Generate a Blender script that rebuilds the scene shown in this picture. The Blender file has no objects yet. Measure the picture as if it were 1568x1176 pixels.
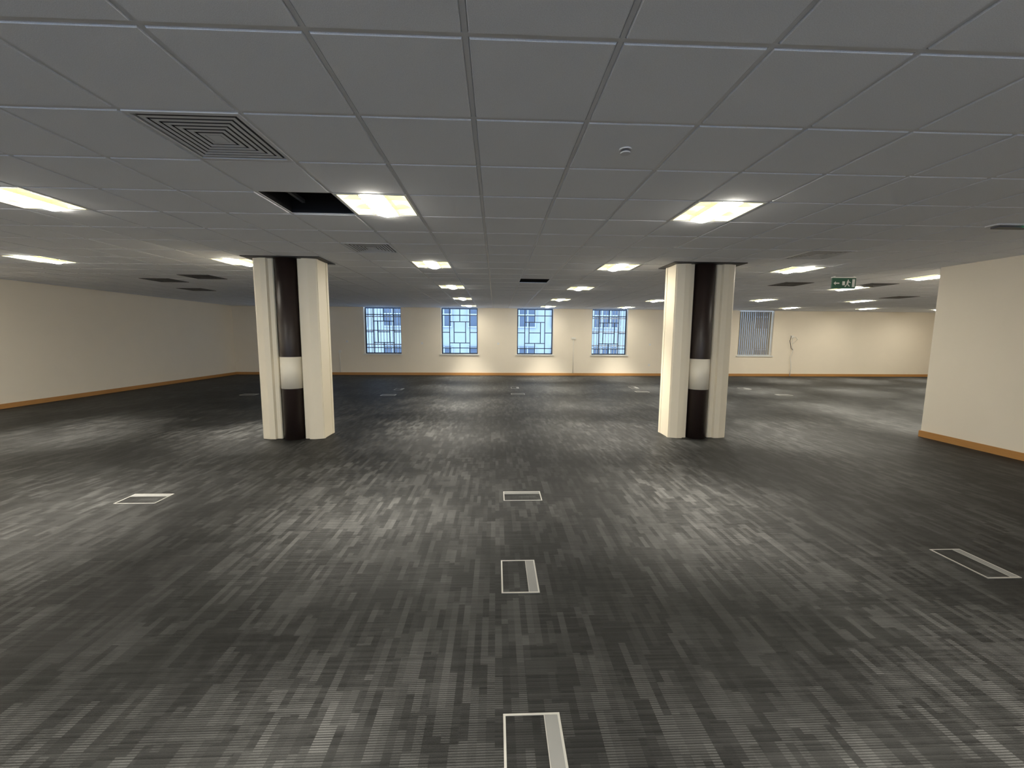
import bpy, bmesh, math, random
from math import sin,cos,pi
from mathutils import Matrix, Vector
random.seed(4)
F_PX,TH,PS,RO,ZC,X0,Y0,ZF,YB=630.6,.1151,.03976,.00706,1.13,-.1194,1.709,1.601,16.96
CAMH=ZF; CEIL=ZF+ZC
XL=-10.45; XR=19.6; YF=YB; YK=-4.2
CORE_X=7.04; CORE_Y=6.42
G0=0.6
# ---------------------------------------------------------------- materials
def newmat(name):
    m=bpy.data.materials.new(name); m.use_nodes=True
    nt=m.node_tree; b=nt.nodes['Principled BSDF']
    return m,nt,b
def simple(name,col,rough=.6,spec=.3,metal=0,noise=.06,scale=8,bump=0,emit=None,estr=0):
    m,nt,b=newmat(name)
    b.inputs['Roughness'].default_value=rough
    b.inputs['Specular IOR Level'].default_value=spec
    b.inputs['Metallic'].default_value=metal
    tc=nt.nodes.new('ShaderNodeTexCoord'); n=nt.nodes.new('ShaderNodeTexNoise'); n.inputs['Scale'].default_value=scale
    n.inputs['Detail'].default_value=4
    nt.links.new(tc.outputs['Object'],n.inputs['Vector'])
    mr=nt.nodes.new('ShaderNodeMapRange'); mr.inputs['To Min'].default_value=1-noise; mr.inputs['To Max'].default_value=1+noise
    nt.links.new(n.outputs['Fac'],mr.inputs['Value'])
    mx=nt.nodes.new('ShaderNodeVectorMath'); mx.operation='SCALE'; mx.inputs[0].default_value=col[:3]
    nt.links.new(mr.outputs['Result'],mx.inputs['Scale'])
    nt.links.new(mx.outputs['Vector'],b.inputs['Base Color'])
    if bump:
        bp=nt.nodes.new('ShaderNodeBump'); bp.inputs['Strength'].default_value=bump; bp.inputs['Distance'].default_value=.002
        nt.links.new(n.outputs['Fac'],bp.inputs['Height']); nt.links.new(bp.outputs['Normal'],b.inputs['Normal'])
    if emit:
        b.inputs['Emission Color'].default_value=(*emit,1); b.inputs['Emission Strength'].default_value=estr
    return m
M_wall=simple('cream_wall_paint',(.84,.76,.63),.7,.25,noise=.025,scale=2.5)
M_tile=simple('mineral_ceiling_tile',(.84,.86,.91),.9,.1,noise=.2,scale=260,bump=.3)
M_bar=simple('ceiling_tbar_metal',(.76,.77,.80),.4,.4)
M_void=simple('ceiling_void_dark',(.012,.012,.014),.8)
M_duct=simple('void_duct_grey',(.10,.10,.11),.5)
M_white=simple('white_gloss_paint',(.78,.78,.74),.35,.5,noise=.02)
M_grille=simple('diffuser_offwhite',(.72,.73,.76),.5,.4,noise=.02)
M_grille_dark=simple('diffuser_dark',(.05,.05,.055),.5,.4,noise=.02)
M_cream=simple('column_casing_cream',(.82,.735,.575),.4,.4,noise=.03,scale=3)
M_black=simple('pipe_black_paint',(.024,.015,.013),.42,.4,noise=.2)
M_band=simple('pipe_band_cream',(.80,.74,.61),.45,.4,noise=.02)
M_dark=simple('dark_trim',(.025,.024,.024),.5,.3)
M_frame=simple('window_frame_dark',(.035,.045,.065),.4,.4)
M_bars=simple('security_bar_white',(.5,.55,.6),.4,.4)
M_blind=simple('vertical_blind_grey',(.30,.27,.22),.8,.1)
M_metal=simple('brushed_steel_frame',(.50,.49,.46),.4,.5,metal=.6,noise=.05,scale=40)
M_flap=simple('cable_flap_grey',(.17,.17,.165),.5,.4)
M_conduit=simple('white_plastic',(.80,.77,.70),.4,.4,noise=.02)
M_signg=simple('exit_sign_green',(.03,.11,.07),.4,.4)
M_led=simple('green_led',(.1,.9,.3),.4,.4,emit=(.05,1,.3),estr=3)
M_facade=simple('opposite_facade_stone',(.40,.44,.47),.8,.2,noise=.12,scale=1.5)
M_facw=simple('opposite_facade_window',(.10,.13,.18),.3,.5)
LCOL=(1.0,.94,.81)
def emis(name,s,col=LCOL,base=(.85,.85,.8)):
    return simple(name,base,.5,.2,emit=col,estr=s,noise=.02)
M_lamp=emis('troffer_lens_glow',62)
M_refl=emis('troffer_reflector',2.0,(1,.88,.36),(.85,.82,.62))
m,nt,b=newmat('oak_skirting'); M_wood=m
tc=nt.nodes.new('ShaderNodeTexCoord'); mp=nt.nodes.new('ShaderNodeMapping'); mp.inputs['Scale'].default_value=(1.2,1.2,40)
nz=nt.nodes.new('ShaderNodeTexNoise'); nz.inputs['Scale'].default_value=4; nz.inputs['Detail'].default_value=5
cr=nt.nodes.new('ShaderNodeValToRGB'); cr.color_ramp.elements[0].color=(.36,.165,.045,1); cr.color_ramp.elements[1].color=(.54,.27,.08,1)
nt.links.new(tc.outputs['Object'],mp.inputs['Vector']); nt.links.new(mp.outputs['Vector'],nz.inputs['Vector']); nt.links.new(nz.outputs['Fac'],cr.inputs['Fac']); nt.links.new(cr.outputs['Color'],b.inputs['Base Color']); b.inputs['Roughness'].default_value=.45
# carpet
m,nt,b=newmat('patterned_carpet_tile'); M_carpet=m
N=nt.nodes; L=nt.links
def mth(op,a=None,c=None,d=None):
    n=N.new('ShaderNodeMath'); n.operation=op
    for i,v in enumerate((a,c,d)):
        if v is None: continue
        if isinstance(v,(int,float)): n.inputs[i].default_value=v
        else: L.new(v,n.inputs[i])
    return n.outputs[0]
tc=N.new('ShaderNodeTexCoord'); sp=N.new('ShaderNodeSeparateXYZ'); L.new(tc.outputs['Object'],sp.inputs[0])
X,Y=sp.outputs[0],sp.outputs[1]
def wn(a,c,seed=0):
    cb=N.new('ShaderNodeCombineXYZ'); L.new(a,cb.inputs[0]); L.new(c,cb.inputs[1]); cb.inputs[2].default_value=seed
    w=N.new('ShaderNodeTexWhiteNoise'); w.noise_dimensions='3D'; L.new(cb.outputs[0],w.inputs['Vector']); return w.outputs['Value']
def cells(wx,wy,seed):
    cx=mth('FLOOR',mth('DIVIDE',X,wx))
    zero=N.new('ShaderNodeValue'); zero.outputs[0].default_value=seed+.5
    off=wn(cx,zero.outputs[0],seed)
    cy=mth('FLOOR',mth('ADD',mth('DIVIDE',Y,wy),mth('MULTIPLY',off,5.0)))
    return wn(cx,cy,seed+.3)
A=cells(.036,.17,1.1); B=cells(.072,.28,7.7); C=cells(.5,.5,3.3)
PER=.0105
st=mth('FRACT',mth('DIVIDE',Y,PER))
line=mth('GREATER_THAN',st,.5)
row=mth('FLOOR',mth('DIVIDE',Y,PER))
st2=wn(row,mth('FLOOR',mth('DIVIDE',X,.15)),9.1)
st3=wn(row,mth('FLOOR',mth('DIVIDE',X,.5)),4.1)
mr=N.new('ShaderNodeMapRange'); mr.inputs['From Min'].default_value=.42; mr.inputs['From Max'].default_value=1.05
L.new(mth('ADD',mth('MULTIPLY',A,.65),mth('MULTIPLY',B,.5)),mr.inputs['Value']); a1=mr.outputs['Result']
val=mth('MULTIPLY',a1,mth('ADD',mth('MULTIPLY',line,.034),.010))
val=mth('ADD',val,mth('MULTIPLY',st2,.006))
val=mth('ADD',val,mth('MULTIPLY',st3,.008))
val=mth('ADD',val,mth('MULTIPLY',line,.004))
val=mth('ADD',val,mth('MULTIPLY',C,.003))
val=mth('ADD',val,.001)
fn=N.new('ShaderNodeTexNoise'); fn.inputs['Scale'].default_value=350; L.new(tc.outputs['Object'],fn.inputs['Vector'])
val=mth('MULTIPLY',val,mth('ADD',mth('MULTIPLY',fn.outputs['Fac'],1.1),.45))
wr=N.new('ShaderNodeTexNoise'); wr.inputs['Scale'].default_value=.75; wr.inputs['Detail'].default_value=3; L.new(tc.outputs['Object'],wr.inputs['Vector'])
mr2=N.new('ShaderNodeMapRange'); mr2.inputs['From Min'].default_value=.36; mr2.inputs['From Max'].default_value=.64; mr2.inputs['To Min'].default_value=.5; mr2.inputs['To Max'].default_value=1.4
L.new(wr.outputs['Fac'],mr2.inputs['Value'])
val=mth('MULTIPLY',val,mr2.outputs['Result'])
cc=N.new('ShaderNodeCombineColor'); L.new(mth('MULTIPLY',val,.99),cc.inputs[0]); L.new(val,cc.inputs[1]); L.new(mth('MULTIPLY',val,.98),cc.inputs[2])
L.new(cc.outputs[0],b.inputs['Base Color'])
b.inputs['Roughness'].default_value=.55; b.inputs['Specular IOR Level'].default_value=.16
bp=N.new('ShaderNodeBump'); bp.inputs['Strength'].default_value=.5; bp.inputs['Distance'].default_value=.003
L.new(fn.outputs['Fac'],bp.inputs['Height']); L.new(bp.outputs['Normal'],b.inputs['Normal'])

# ---------------------------------------------------------------- mesh builder
class MB:
    def __init__(s): s.v=[]; s.f=[]; s.m=[]; s.mats=[]; s.sm=[]
    def mi(s,mat):
        if mat not in s.mats: s.mats.append(mat)
        return s.mats.index(mat)
    def face(s,pts,mat,smooth=False):
        b=len(s.v); s.v+= [tuple(p) for p in pts]; s.f.append(list(range(b,b+len(pts)))); s.m.append(s.mi(mat)); s.sm.append(smooth)
    def box(s,x0,x1,y0,y1,z0,z1,mat):
        b=len(s.v)
        s.v+=[(x0,y0,z0),(x1,y0,z0),(x1,y1,z0),(x0,y1,z0),(x0,y0,z1),(x1,y0,z1),(x1,y1,z1),(x0,y1,z1)]
        for q in ((0,3,2,1),(4,5,6,7),(0,1,5,4),(1,2,6,5),(2,3,7,6),(3,0,4,7)):
            s.f.append([b+i for i in q]); s.m.append(s.mi(mat)); s.sm.append(False)
    def prism(s,poly,z0,z1,mat,smooth=False,caps=True):
        n=len(poly); b=len(s.v)
        s.v+=[(x,y,z0) for x,y in poly]+[(x,y,z1) for x,y in poly]
        k=s.mi(mat)
        for i in range(n):
            j=(i+1)%n; s.f.append([b+i,b+j,b+n+j,b+n+i]); s.m.append(k); s.sm.append(smooth)
        if caps:
            s.f.append([b+i for i in range(n)][::-1]); s.m.append(k); s.sm.append(False)
            s.f.append([b+n+i for i in range(n)]); s.m.append(k); s.sm.append(False)
    def cyl(s,cx,cy,r,z0,z1,mat,n=28):
        s.prism([(cx+r*cos(2*pi*i/n),cy+r*sin(2*pi*i/n)) for i in range(n)],z0,z1,mat,True)
    def tube(s,pts,r,mat,n=8):
        rings=[]
        pts=[Vector(p) for p in pts]
        for i,p in enumerate(pts):
            d=(pts[min(i+1,len(pts)-1)]-pts[max(i-1,0)]).normalized()
            u=d.cross(Vector((.3,.2,1)) if abs(d.z)<.9 else Vector((1,0,0))).normalized(); w=d.cross(u)
            b=len(s.v); s.v+=[tuple(p+u*r*cos(2*pi*k/n)+w*r*sin(2*pi*k/n)) for k in range(n)]; rings.append(b)
        k=s.mi(mat)
        for a,b in zip(rings,rings[1:]):
            for i in range(n):
                j=(i+1)%n; s.f.append([a+i,a+j,b+j,b+i]); s.m.append(k); s.sm.append(True)
        s.f.append([rings[0]+i for i in range(n)]); s.m.append(k); s.sm.append(False)
        s.f.append([rings[-1]+i for i in range(n)][::-1]); s.m.append(k); s.sm.append(False)
    def mesh(s,name):
        me=bpy.data.meshes.new(name); me.from_pydata(s.v,[],s.f)
        for mt in s.mats: me.materials.append(mt)
        me.polygons.foreach_set('material_index',s.m); me.polygons.foreach_set('use_smooth',s.sm); me.update()
        bm=bmesh.new(); bm.from_mesh(me); bmesh.ops.recalc_face_normals(bm,faces=bm.faces); bm.to_mesh(me); bm.free()
        return me
    def obj(s,name,loc=(0,0,0),parent=None,rot=0):
        o=bpy.data.objects.new(name,s.mesh(name)); bpy.context.collection.objects.link(o); o.location=loc; o.rotation_euler[2]=rot
        if parent: o.parent=parent
        return o
def inst(me,name,loc,rot=0):
    o=bpy.data.objects.new(name,me); bpy.context.collection.objects.link(o); o.location=loc; o.rotation_euler[2]=rot; return o
def empty(name,loc=(0,0,0)):
    o=bpy.data.objects.new(name,None); bpy.context.collection.objects.link(o); o.location=loc; return o
# ---------------------------------------------------------------- tile helpers
def tc_(i,j): return (X0+G0*(i+.5), Y0+G0*(j+.5))
lights=[(-12,-7),(-7,-7),(-2,-7),(3,-7),(8,-7),
 (-17,-2),(-12,-2),(-7,-2),(-2,-2),(3,-2),(8,-2),  # leftmost column, beside wall_left: unseen troffers added to brighten that wall
 (-17,3),(-12,3),(-7,3),(-2,3),(3,3),
 (-17,8),(-12,8),(-7,8),(-2,8),(3,8),(8,8),(13,9),(18,8),(23,8),
 (-2,13),(3,13),(8,13),(13,12),(18,12),(23,12),
 (-2,18),(3,18),(8,18),(13,17),(18,17),(23,17),(28,17),
 (-2,23),(3,23),(8,23),(18,22),(23,22),(28,22)]
big=[(-3,1)]
flush=[(-3,6),(7,6)]
holes=[(-3,3),(1,11)]
darkv=[(-10,11),(-13,15),(-12,12),(10,11),(13,11),(18,15)]
special=set(lights)|set(big)|set(flush)|set(holes)|set(darkv)
# ---------------------------------------------------------------- shell
mb=MB(); mb.box(XL-.3,XR+.3,YK-.3,YF+.4,-.15,0,M_carpet); mb.obj('floor')
mb=MB()
i0=int(math.floor((XL-X0)/G0)); i1=int(math.ceil((XR-X0)/G0)); j0=int(math.floor((YK-Y0)/G0)); j1=int(math.ceil((YF-Y0)/G0))
for i in range(i0,i1):
    for j in range(j0,j1):
        if (i,j) in special: continue
        xa=X0+G0*i; ya=Y0+G0*j; xb=xa+G0; yb=ya+G0
        xa,xb=max(xa,XL-.05),min(xb,XR+.05); ya,yb=max(ya,YK-.05),min(yb,YF+.05)
        if xb-xa<.04 or yb-ya<.04: continue
        if xa>CORE_X+.1 and yb<CORE_Y-.1: continue
        zt=CEIL+.011; zb=CEIL; o1=.0125; o2=.017
        q=lambda o,z:[(xa+o,ya+o,z),(xb-o,ya+o,z),(xb-o,yb-o,z),(xa+o,yb-o,z)]
        a,c,d=q(0,zt),q(o1,zt),q(o2,zb)
        for k in range(4):
            l=(k+1)%4
            mb.face([a[k],a[l],c[l],c[k]],M_tile); mb.face([c[k],c[l],d[l],d[k]],M_tile)
        mb.face(d,M_tile)
for i in range(i0+1,i1):
    x=X0+G0*i; mb.box(x-.010,x+.010,YK,YF,CEIL+.006,CEIL+.010,M_bar)
for j in range(j0+1,j1):
    y=Y0+G0*j; mb.box(XL,XR,y-.010,y+.010,CEIL+.0055,CEIL+.0095,M_bar)
for i,j in holes:
    cx,cy=tc_(i,j); s=.295; z0,z1=CEIL+.011,CEIL+.45
    mb.face([(cx-s,cy-s,z1),(cx+s,cy-s,z1),(cx+s,cy+s,z1),(cx-s,cy+s,z1)],M_void)
    pts=[(cx-s,cy-s),(cx+s,cy-s),(cx+s,cy+s),(cx-s,cy+s)]
    for k in range(4):
        a,c=pts[k],pts[(k+1)%4]; mb.face([(a[0],a[1],z0),(c[0],c[1],z0),(c[0],c[1],z1),(a[0],a[1],z1)],M_void)
    mb.box(cx-s,cx+s,cy+.05,cy+.2,CEIL+.16,CEIL+.3,M_duct)
    mb.box(cx-.2,cx-.17,cy-s,cy+s,CEIL+.1,CEIL+.13,M_duct)
mb.obj('ceiling')
H=CEIL+.02
mb=MB(); mb.box(XL-.25,XL,YK-.25,YF+.35,0,H,M_wall); mb.obj('wall_left')
mb=MB(); mb.box(XR,XR+.25,YK-.25,YF+.35,0,H,M_wall); mb.obj('wall_right')
mb=MB(); mb.box(CORE_X,XR,YK,CORE_Y,0,H,M_wall); mb.obj('wall_core')
def wall_with_openings(name,x0,x1,y0,y1,sill,xs,w):
    mb=MB(); mb.box(x0,x1,y0,y1,0,sill,M_wall)
    e=[x0]
    for x in xs: e+=[x-w/2,x+w/2]
    e.append(x1)
    for k in range(0,len(e),2): mb.box(e[k],e[k+1],y0,y1,sill,H,M_wall)
    mb.obj(name)
S=3.09; WX=[-4.57+S*k for k in (-1,0,1,2,3,4,5)]; WW=1.48; SILL=.86
wall_with_openings('wall_back',XL,XR,YF,YF+.35,SILL,WX,WW)
FX=[-8.6,-5.6,-2.6,.4,3.4]
wall_with_openings('wall_front',XL,CORE_X,YK-.35,YK,SILL,FX,1.9)
def base(name,x0,x1,y0,y1):
    mb=MB(); mb.box(x0,x1,y0,y1,0,.095,M_wood)
    if x1-x0>y1-y0: mb.box(x0,x1,y0+.006,y1,.095,.103,M_wood)
    else: mb.box(x0+.003,x1-.003,y0,y1,.095,.103,M_wood)
    mb.obj(name)
base('baseboard_back',XL+.02,XR,YF-.018,YF)
base('baseboard_left',XL,XL+.018,YK,YF)
base('baseboard_core_side',CORE_X-.018,CORE_X,YK,CORE_Y+.018)
base('baseboard_core_end',CORE_X,XR,CORE_Y,CORE_Y+.018)
base('baseboard_right',XR-.018,XR,CORE_Y+.02,YF-.02)
base('baseboard_front',XL+.02,CORE_X-.02,YK,YK+.018)
def window(n,x,style,WW=WW,YW=None,d=1):
    YW=YF if YW is None else YW
    mb=MB(); w=WW/2; z0,z1=SILL,CEIL+.015
    def bx(x0,x1,a,c,z0,z1,m):
        ya,yb=YW+d*a,YW+d*c
        mb.box(x0,x1,min(ya,yb),max(ya,yb),z0,z1,m)
    bx(x-w-.05,x+w+.05,-.04,-.001,SILL-.035,SILL+.005,M_white)
    bx(x-w+.001,x+w-.001,-.001,.15,SILL+.0005,SILL+.005,M_white)
    fr=.045; y=.16
    fm=M_white if style=='blind' else M_frame
    zz=z0+.005
    bx(x-w,x-w+fr,y,y+.06,zz,z1,fm); bx(x+w-fr,x+w,y,y+.06,zz,z1,fm)
    bx(x-w+fr,x+w-fr,y,y+.06,zz,zz+fr,fm); bx(x-w+fr,x+w-fr,y,y+.06,z1-.06,z1,fm)
    b=.032; hh=z1-zz
    def vb(u,a,c,mat=M_frame,t=b): bx(x-w+u*2*w-t/2,x-w+u*2*w+t/2,y+.012,y+.045,zz+a*hh,zz+c*hh,mat)
    def hb(v,a,c,mat=M_frame,t=b): bx(x-w+a*2*w,x-w+c*2*w,y+.008,y+.049,zz+v*hh-t/2,zz+v*hh+t/2,mat)
    if style=='blind':
        nb=16
        for k in range(nb):
            u=x-w+fr+(k+.5)*(2*w-2*fr)/nb; hw=.047; q=YW+y
            mb.face([(u-hw,q-.06,zz+.04),(u+hw,q-.035,zz+.04),(u+hw,q-.035,z1-.05),(u-hw,q-.06,z1-.05)],M_blind)
        bx(x-w+.02,x+w-.02,y-.09,y-.03,z1-.05,z1-.005,M_white)
    else:
        # deco glazing: border lights, central rectangle, offset rails
        vb(.22,.02,.98); vb(.78,.02,.98)
        hb(.13,.02,.98); hb(.84,.02,.98)
        hb(.24,.22,.78); hb(.70,.22,.78)
        vb(.34,.24,.70); vb(.66,.24,.70)
        hb(.47,.34,.66); hb(.47,.0,.22); hb(.47,.78,1)
        vb(.5,.02,.24); vb(.5,.70,.98)
        if style=='bars':
            for k in range(1,12): vb(k/12,.0,1,M_bars,.02)
            for v in (.2,.5,.8): bx(x-w,x+w,y+.05,y+.08,zz+v*hh-.02,zz+v*hh+.02,M_bars)
    mb.obj('window_%d'%n)
for n,(x,s) in enumerate(zip(WX,['plain','bars','plain','plain','bars','plain','blind']),1): window(n,x,s)
for n,x in enumerate(FX,8): window(n,x,'plain',1.9,YK,-1)
mb=MB(); fy=YF+7
mb.box(-40,45,fy,fy+.4,-6,14,M_facade)
k=-40
while k<44:
    for z in (-4.5,-1.2,2.1,5.4,8.7):
        mb.box(k,k+1.5,fy-.06,fy-.003,z,z+2.2,M_facw)
        for q in (.0,.5,1.0,1.45): mb.box(k+q,k+q+.06,fy-.1,fy-.065,z,z+2.2,M_bars)
        for q in (.0,.7,1.4,2.1): mb.box(k,k+1.5,fy-.13,fy-.105,z+q,z+q+.06,M_bars)
    k+=2.4
mb.obj('opposite_building')
# ---------------------------------------------------------------- columns
def column(x,y):
    root=empty('boxed_column',(x,y,0)); hw=.46; D=.46; rw=.172
    h=CEIL-.012
    for sgn,nm in ((-1,'casing_left'),(1,'casing_right')):
        P2=[(hw,.045),(hw-.015,.035),(hw-.12,.0),(rw+.085,0),(rw+.070,.04),(rw+.012,.04),(rw,.055),(rw,.20),(.05,.24),(.05,D),(hw-.02,D),(hw,D-.02)]
        P2=[(sgn*a,c) for a,c in P2]
        if sgn<0: P2=P2[::-1]
        mb=MB(); mb.prism(P2,0.004,h,M_cream)
        a,c=sorted((sgn*(hw+.0005),sgn*(hw+.007)))
        mb.box(a,c,.05,.10,.004,h,M_cream)
        mb.box(a,c,D-.085,D-.02,.004,h,M_cream)
        mb.obj(nm,parent=root)
    mb=MB(); mb.box(-.05,.05,.2405,D,0.004,h,M_cream); mb.obj('casing_web',parent=root)
    r=.150; cy=.085
    mb=MB(); mb.cyl(0,cy,r,0.0,h,M_black,36); mb.obj('black_pipe',parent=root)
    mb=MB(); mb.cyl(0,cy,r+.006,.79,1.27,M_band,36); mb.obj('cream_band',parent=root)
    mb=MB(); a=hw+.10
    mb.box(-a,a,-.10,D+.06,CEIL-.012,CEIL-.001,M_dark)
    mb.obj('ceiling_collar',parent=root)
    return root
column(-3.12,6.33); column(3.23,6.33)
# ---------------------------------------------------------------- troffers
mb=MB()
def ring(mb,o,i,z0,z1,mat):
    mb.box(-o,o,-o,-i,z0,z1,mat); mb.box(-o,o,i,o,z0,z1,mat); mb.box(-o,-i,-i,i,z0,z1,mat); mb.box(i,o,-i,i,z0,z1,mat)
ring(mb,.292,.272,-.004,.010,M_white)
for q in ([(-.272,-.272),(.272,-.272)],[(.272,-.272),(.272,.272)],[(.272,.272),(-.272,.272)],[(-.272,.272),(-.272,-.272)]):
    a,c=q; mb.face([(a[0],a[1],0.010),(c[0],c[1],0.010),(c[0],c[1],.06),(a[0],a[1],.06)],M_refl)
nseg=6
for sgn in (-1,1):
    pr=None
    for k in range(nseg+1):
        t=k/nseg; xx=sgn*(.272-.165*t); zz=.010+.042*sin(t*pi*.72)
        if pr: mb.face([(pr[0],-.272,pr[1]),(xx,-.272,zz),(xx,.272,zz),(pr[0],.272,pr[1])],M_refl,True)
        pr=(xx,zz)
    mb.box(sgn*.105-.005,sgn*.105+.005,-.27,.27,-.004,.04,M_white)
pr=None
for k in range(7):
    t=k/6; xx=-.10+.20*t; zz=.0-.028*sin(pi*t)
    if pr: mb.face([(pr[0],-.262,pr[1]),(xx,-.262,zz),(xx,.262,zz),(pr[0],.262,pr[1])],M_lamp,True)
    pr=(xx,zz)
for yy in (-.13,.13):
    for sgn in (-1,1): mb.box(min(sgn*.10,sgn*.268),max(sgn*.10,sgn*.268),yy-.003,yy+.003,.008,.05,M_white)
mb.face([(-.272,-.272,.06),(.272,-.272,.06),(.272,.272,.06),(-.272,.272,.06)],M_white)
me_l=mb.mesh('recessed_troffer_light')
ld=bpy.data.lights.new('added_pool_beam','AREA'); ld.shape='SQUARE'; ld.size=.4; ld.energy=30; ld.color=LCOL; ld.spread=math.radians(64)  # extra lamp below each troffer lens, added to pool light on the floor
for i,j in lights:
    cx,cy=tc_(i,j); o=inst(me_l,'recessed_troffer_light',(cx,cy,CEIL+.002))
    lo=bpy.data.objects.new('added_pool_beam',ld); bpy.context.collection.objects.link(lo); lo.parent=o; lo.location=(0,0,-.035)
# ---------------------------------------------------------------- diffusers
def diffuser(mat,slots,name,dark):
    mb=MB(); ring(mb,.292,.268,-.006,.010,mat)
    r=.262; pitch=(r-.045)/slots
    for k in range(slots):
        a=r-k*pitch-pitch*.38; c=r-(k+1)*pitch
        ring(mb,a,c,-.003,.0,mat)
        o=r-k*pitch-pitch*.05
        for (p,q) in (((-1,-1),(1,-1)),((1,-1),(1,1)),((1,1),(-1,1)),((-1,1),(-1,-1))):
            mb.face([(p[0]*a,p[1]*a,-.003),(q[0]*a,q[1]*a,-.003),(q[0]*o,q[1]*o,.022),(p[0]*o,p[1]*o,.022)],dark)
    mb.box(-.04,.04,-.04,.04,-.003,.0,mat)
    mb.face([(-.29,-.29,.05),(.29,-.29,.05),(.29,.29,.05),(-.29,.29,.05)],M_void)
    for q in ([(-.27,-.27),(.27,-.27)],[(.27,-.27),(.27,.27)],[(.27,.27),(-.27,.27)],[(-.27,.27),(-.27,-.27)]):
        a,c=q; mb.face([(a[0],a[1],0.01),(c[0],c[1],0.01),(c[0],c[1],.05),(a[0],a[1],.05)],M_void)
    return mb.mesh(name)
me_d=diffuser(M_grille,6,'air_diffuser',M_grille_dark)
me_k=diffuser(M_grille_dark,5,'dark_air_diffuser',M_void)
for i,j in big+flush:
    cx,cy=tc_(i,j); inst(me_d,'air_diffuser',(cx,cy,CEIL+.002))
for i,j in darkv:
    cx,cy=tc_(i,j); inst(me_k,'dark_air_diffuser',(cx,cy,CEIL+.002))
def smoke(x,y):
    mb=MB(); mb.cyl(0,0,.036,-.008,0,M_grille,24); mb.cyl(0,0,.028,-.020,-.008,M_duct,24); mb.cyl(0,0,.030,-.028,-.020,M_grille,20)
    mb.obj('smoke_detector',(x,y,CEIL))
smoke(*tc_(1,1)); smoke(*tc_(9,14)); smoke(*tc_(-9,13))
mb=MB(); mb.prism([(-.22,-.05),(-.2,-.065),(.2,-.065),(.22,-.05),(.22,.05),(.2,.065),(-.2,.065),(-.22,.05)],-.012,0,M_grille)
mb.prism([(-.17,-.04),(.17,-.04),(.17,.04),(-.17,.04)],-.03,-.012,M_duct)
mb.cyl(.1,-.05,.010,-.022,-.012,M_led,12)
mb.obj('emergency_light',(5.12,4.05,CEIL))
root=empty('exit_sign',(6.35,7.45,CEIL))
mb=MB(); mb.box(-.22,.22,-.012,.012,-.22,-.03,M_signg)
mb.box(-.23,.23,-.02,.02,-.03,-.012,M_white); mb.box(-.2,-.17,-.01,.01,-.012,0,M_white); mb.box(.17,.2,-.01,.01,-.012,0,M_white)
mb.obj('sign_panel',parent=root)
mb=MB(); y=-.014
def qd(p): mb.face([(a,y,c) for a,c in p],M_white)
qd([(-.035,-.09),(.015,-.09),(.015,-.16),(-.035,-.16)])
qd([(-.16,-.115),(-.09,-.115),(-.09,-.135),(-.16,-.135)]); qd([(-.16,-.09),(-.16,-.16),(-.20,-.125)])
qd([(.06,-.06),(.085,-.06),(.085,-.08),(.06,-.08)]); qd([(.05,-.085),(.09,-.085),(.075,-.14),(.045,-.14)]); qd([(.075,-.14),(.11,-.17),(.10,-.185),(.055,-.145)]); qd([(.045,-.14),(.06,-.14),(.03,-.19),(.01,-.185)]); qd([(.09,-.09),(.125,-.11),(.12,-.12),(.085,-.105)])
qd([(.15,-.05),(.20,-.05),(.20,-.19),(.15,-.19)])
mb.obj('pictogram',parent=root)
# ---------------------------------------------------------------- floor boxes
def fbox(w,d):
    mb=MB(); f=.010
    w/=2; d/=2
    mb.box(-w,w,-d,-d+f,0,.005,M_metal); mb.box(-w,w,d-f,d,0,.005,M_metal)
    mb.box(-w,-w+f,-d+f,d-f,0,.005,M_metal); mb.box(w-f,w,-d+f,d-f,0,.005,M_metal)
    mb.box(-w+f,w-f-.055,-d+f,d-f,0,.003,M_carpet)
    mb.box(w-f-.055,w-f,-d+f,d-f,0,.0040,M_flap)
    mb.box(w-f-.058,w-f-.055,-d+f,d-f,0,.005,M_metal)
    return mb.mesh('floor_power_box')
me_f=fbox(.24,.38)
for x,y,r in ((.27,3.99,pi/2),(.16,2.60,0),(.155,1.39,0),(-3.42,4.0,pi/2),(3.44,2.67,0),
    (-2.9,11.15,pi/2),(-2.9,12.4,0),(.62,11.4,pi/2),(.6,12.8,0),(4.32,11.9,pi/2),(4.4,12.9,0),(8.17,11.26,pi/2),(7.9,12.7,0),(-6.6,11.2,pi/2)):
    inst(me_f,'floor_power_box',(x,y,0),r)
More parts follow.
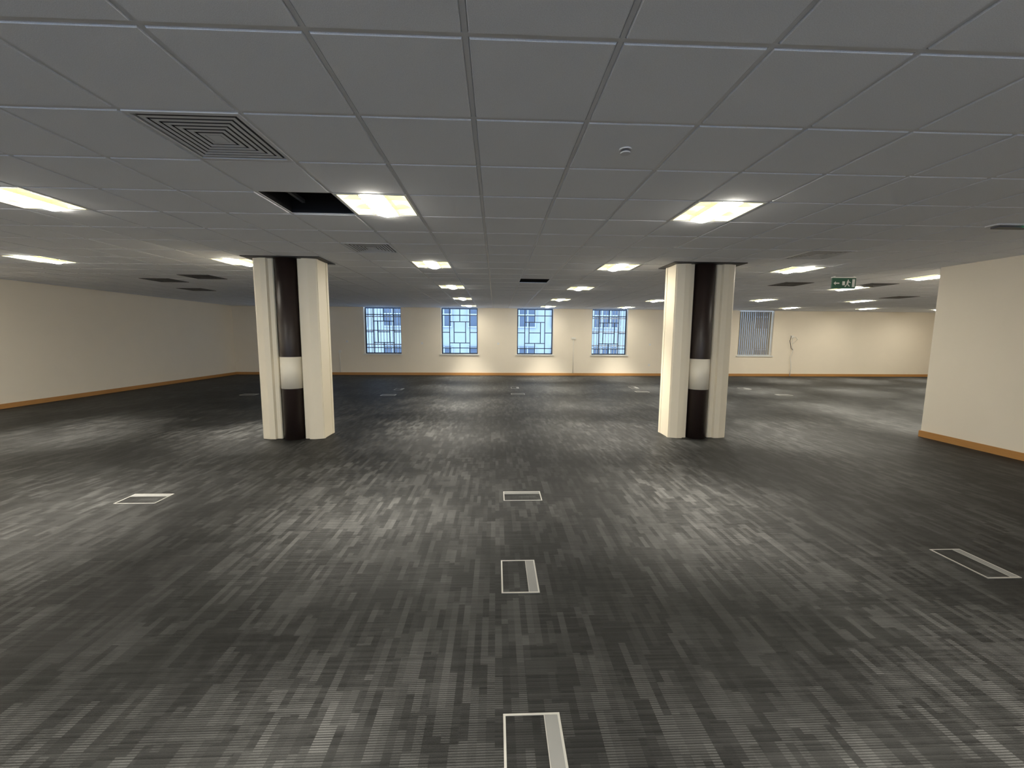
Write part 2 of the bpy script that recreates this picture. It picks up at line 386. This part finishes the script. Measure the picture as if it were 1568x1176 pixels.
# ---------------------------------------------------------------- wall fittings
def plate(x,z,w=.09,h=.09,name='wall_socket'):
    mb=MB(); mb.box(-w/2,w/2,-.012,0,-h/2,h/2,M_conduit); mb.box(-w/4,w/4,-.016,-.012,-h/5,h/5,M_grille); mb.obj(name,(x,YF,z))
for x,z in ((-6.0,1.35),(-3.0,1.3),(.1,1.3),(6.4,1.3),(6.4,.45),(9.3,1.3)): plate(x,z)
mb=MB(); mb.box(-.09,.09,-.03,0,1.5,1.58,M_conduit); mb.tube([(0,-.014,.11),(0,-.014,1.5)],.012,M_conduit); mb.obj('cable_conduit',(3.2,YF-.003,0))
mb=MB(); mb.box(-.05,.05,-.02,0,.9,1.0,M_conduit); mb.tube([(0,-.014,.11),(0,-.014,.9)],.012,M_conduit); mb.obj('cable_conduit',(-6.3,YF-.003,0))
mb=MB()
mb.tube([(0,-.04,.02),(.03,-.04,.4),(-.03,-.03,.8),(.05,-.05,1.1),(-.02,-.04,1.4),(.0,-.03,1.62)],.014,M_conduit)
mb.tube([(.0,-.03,1.62),(.12,-.05,1.66),(.2,-.04,1.55),(.1,-.05,1.45),(-.02,-.04,1.4)],.012,M_conduit)
mb.tube([(-.05,-.03,1.7),(-.12,-.05,1.5),(-.05,-.06,1.2),(.05,-.05,1.1)],.01,M_grille_dark)
mb.box(-.07,.07,-.03,0,1.62,1.72,M_conduit)
mb.obj('dangling_cable',(12.45,YF-.003,0))
# ---------------------------------------------------------------- world
w=bpy.data.worlds.new('World'); bpy.context.scene.world=w; w.use_nodes=True
bg=w.node_tree.nodes['Background']; bg.inputs[0].default_value=(.47,.68,1,1); bg.inputs[1].default_value=2.5
# ---------------------------------------------------------------- camera
cam=bpy.data.cameras.new('camera'); co=bpy.data.objects.new('camera',cam); bpy.context.collection.objects.link(co)
cam.sensor_fit='HORIZONTAL'; cam.sensor_width=36; cam.lens=F_PX/1568*36; cam.clip_start=.02
co.matrix_world=Matrix.Translation((0,0,CAMH))@(Matrix.Rotation(-PS,4,'Z')@Matrix.Rotation(pi/2-TH,4,'X')@Matrix.Rotation(RO,4,'Z'))
bpy.context.scene.camera=co
vs=bpy.context.scene.view_settings; vs.view_transform='Standard'; vs.exposure=.55; vs.gamma=1.03
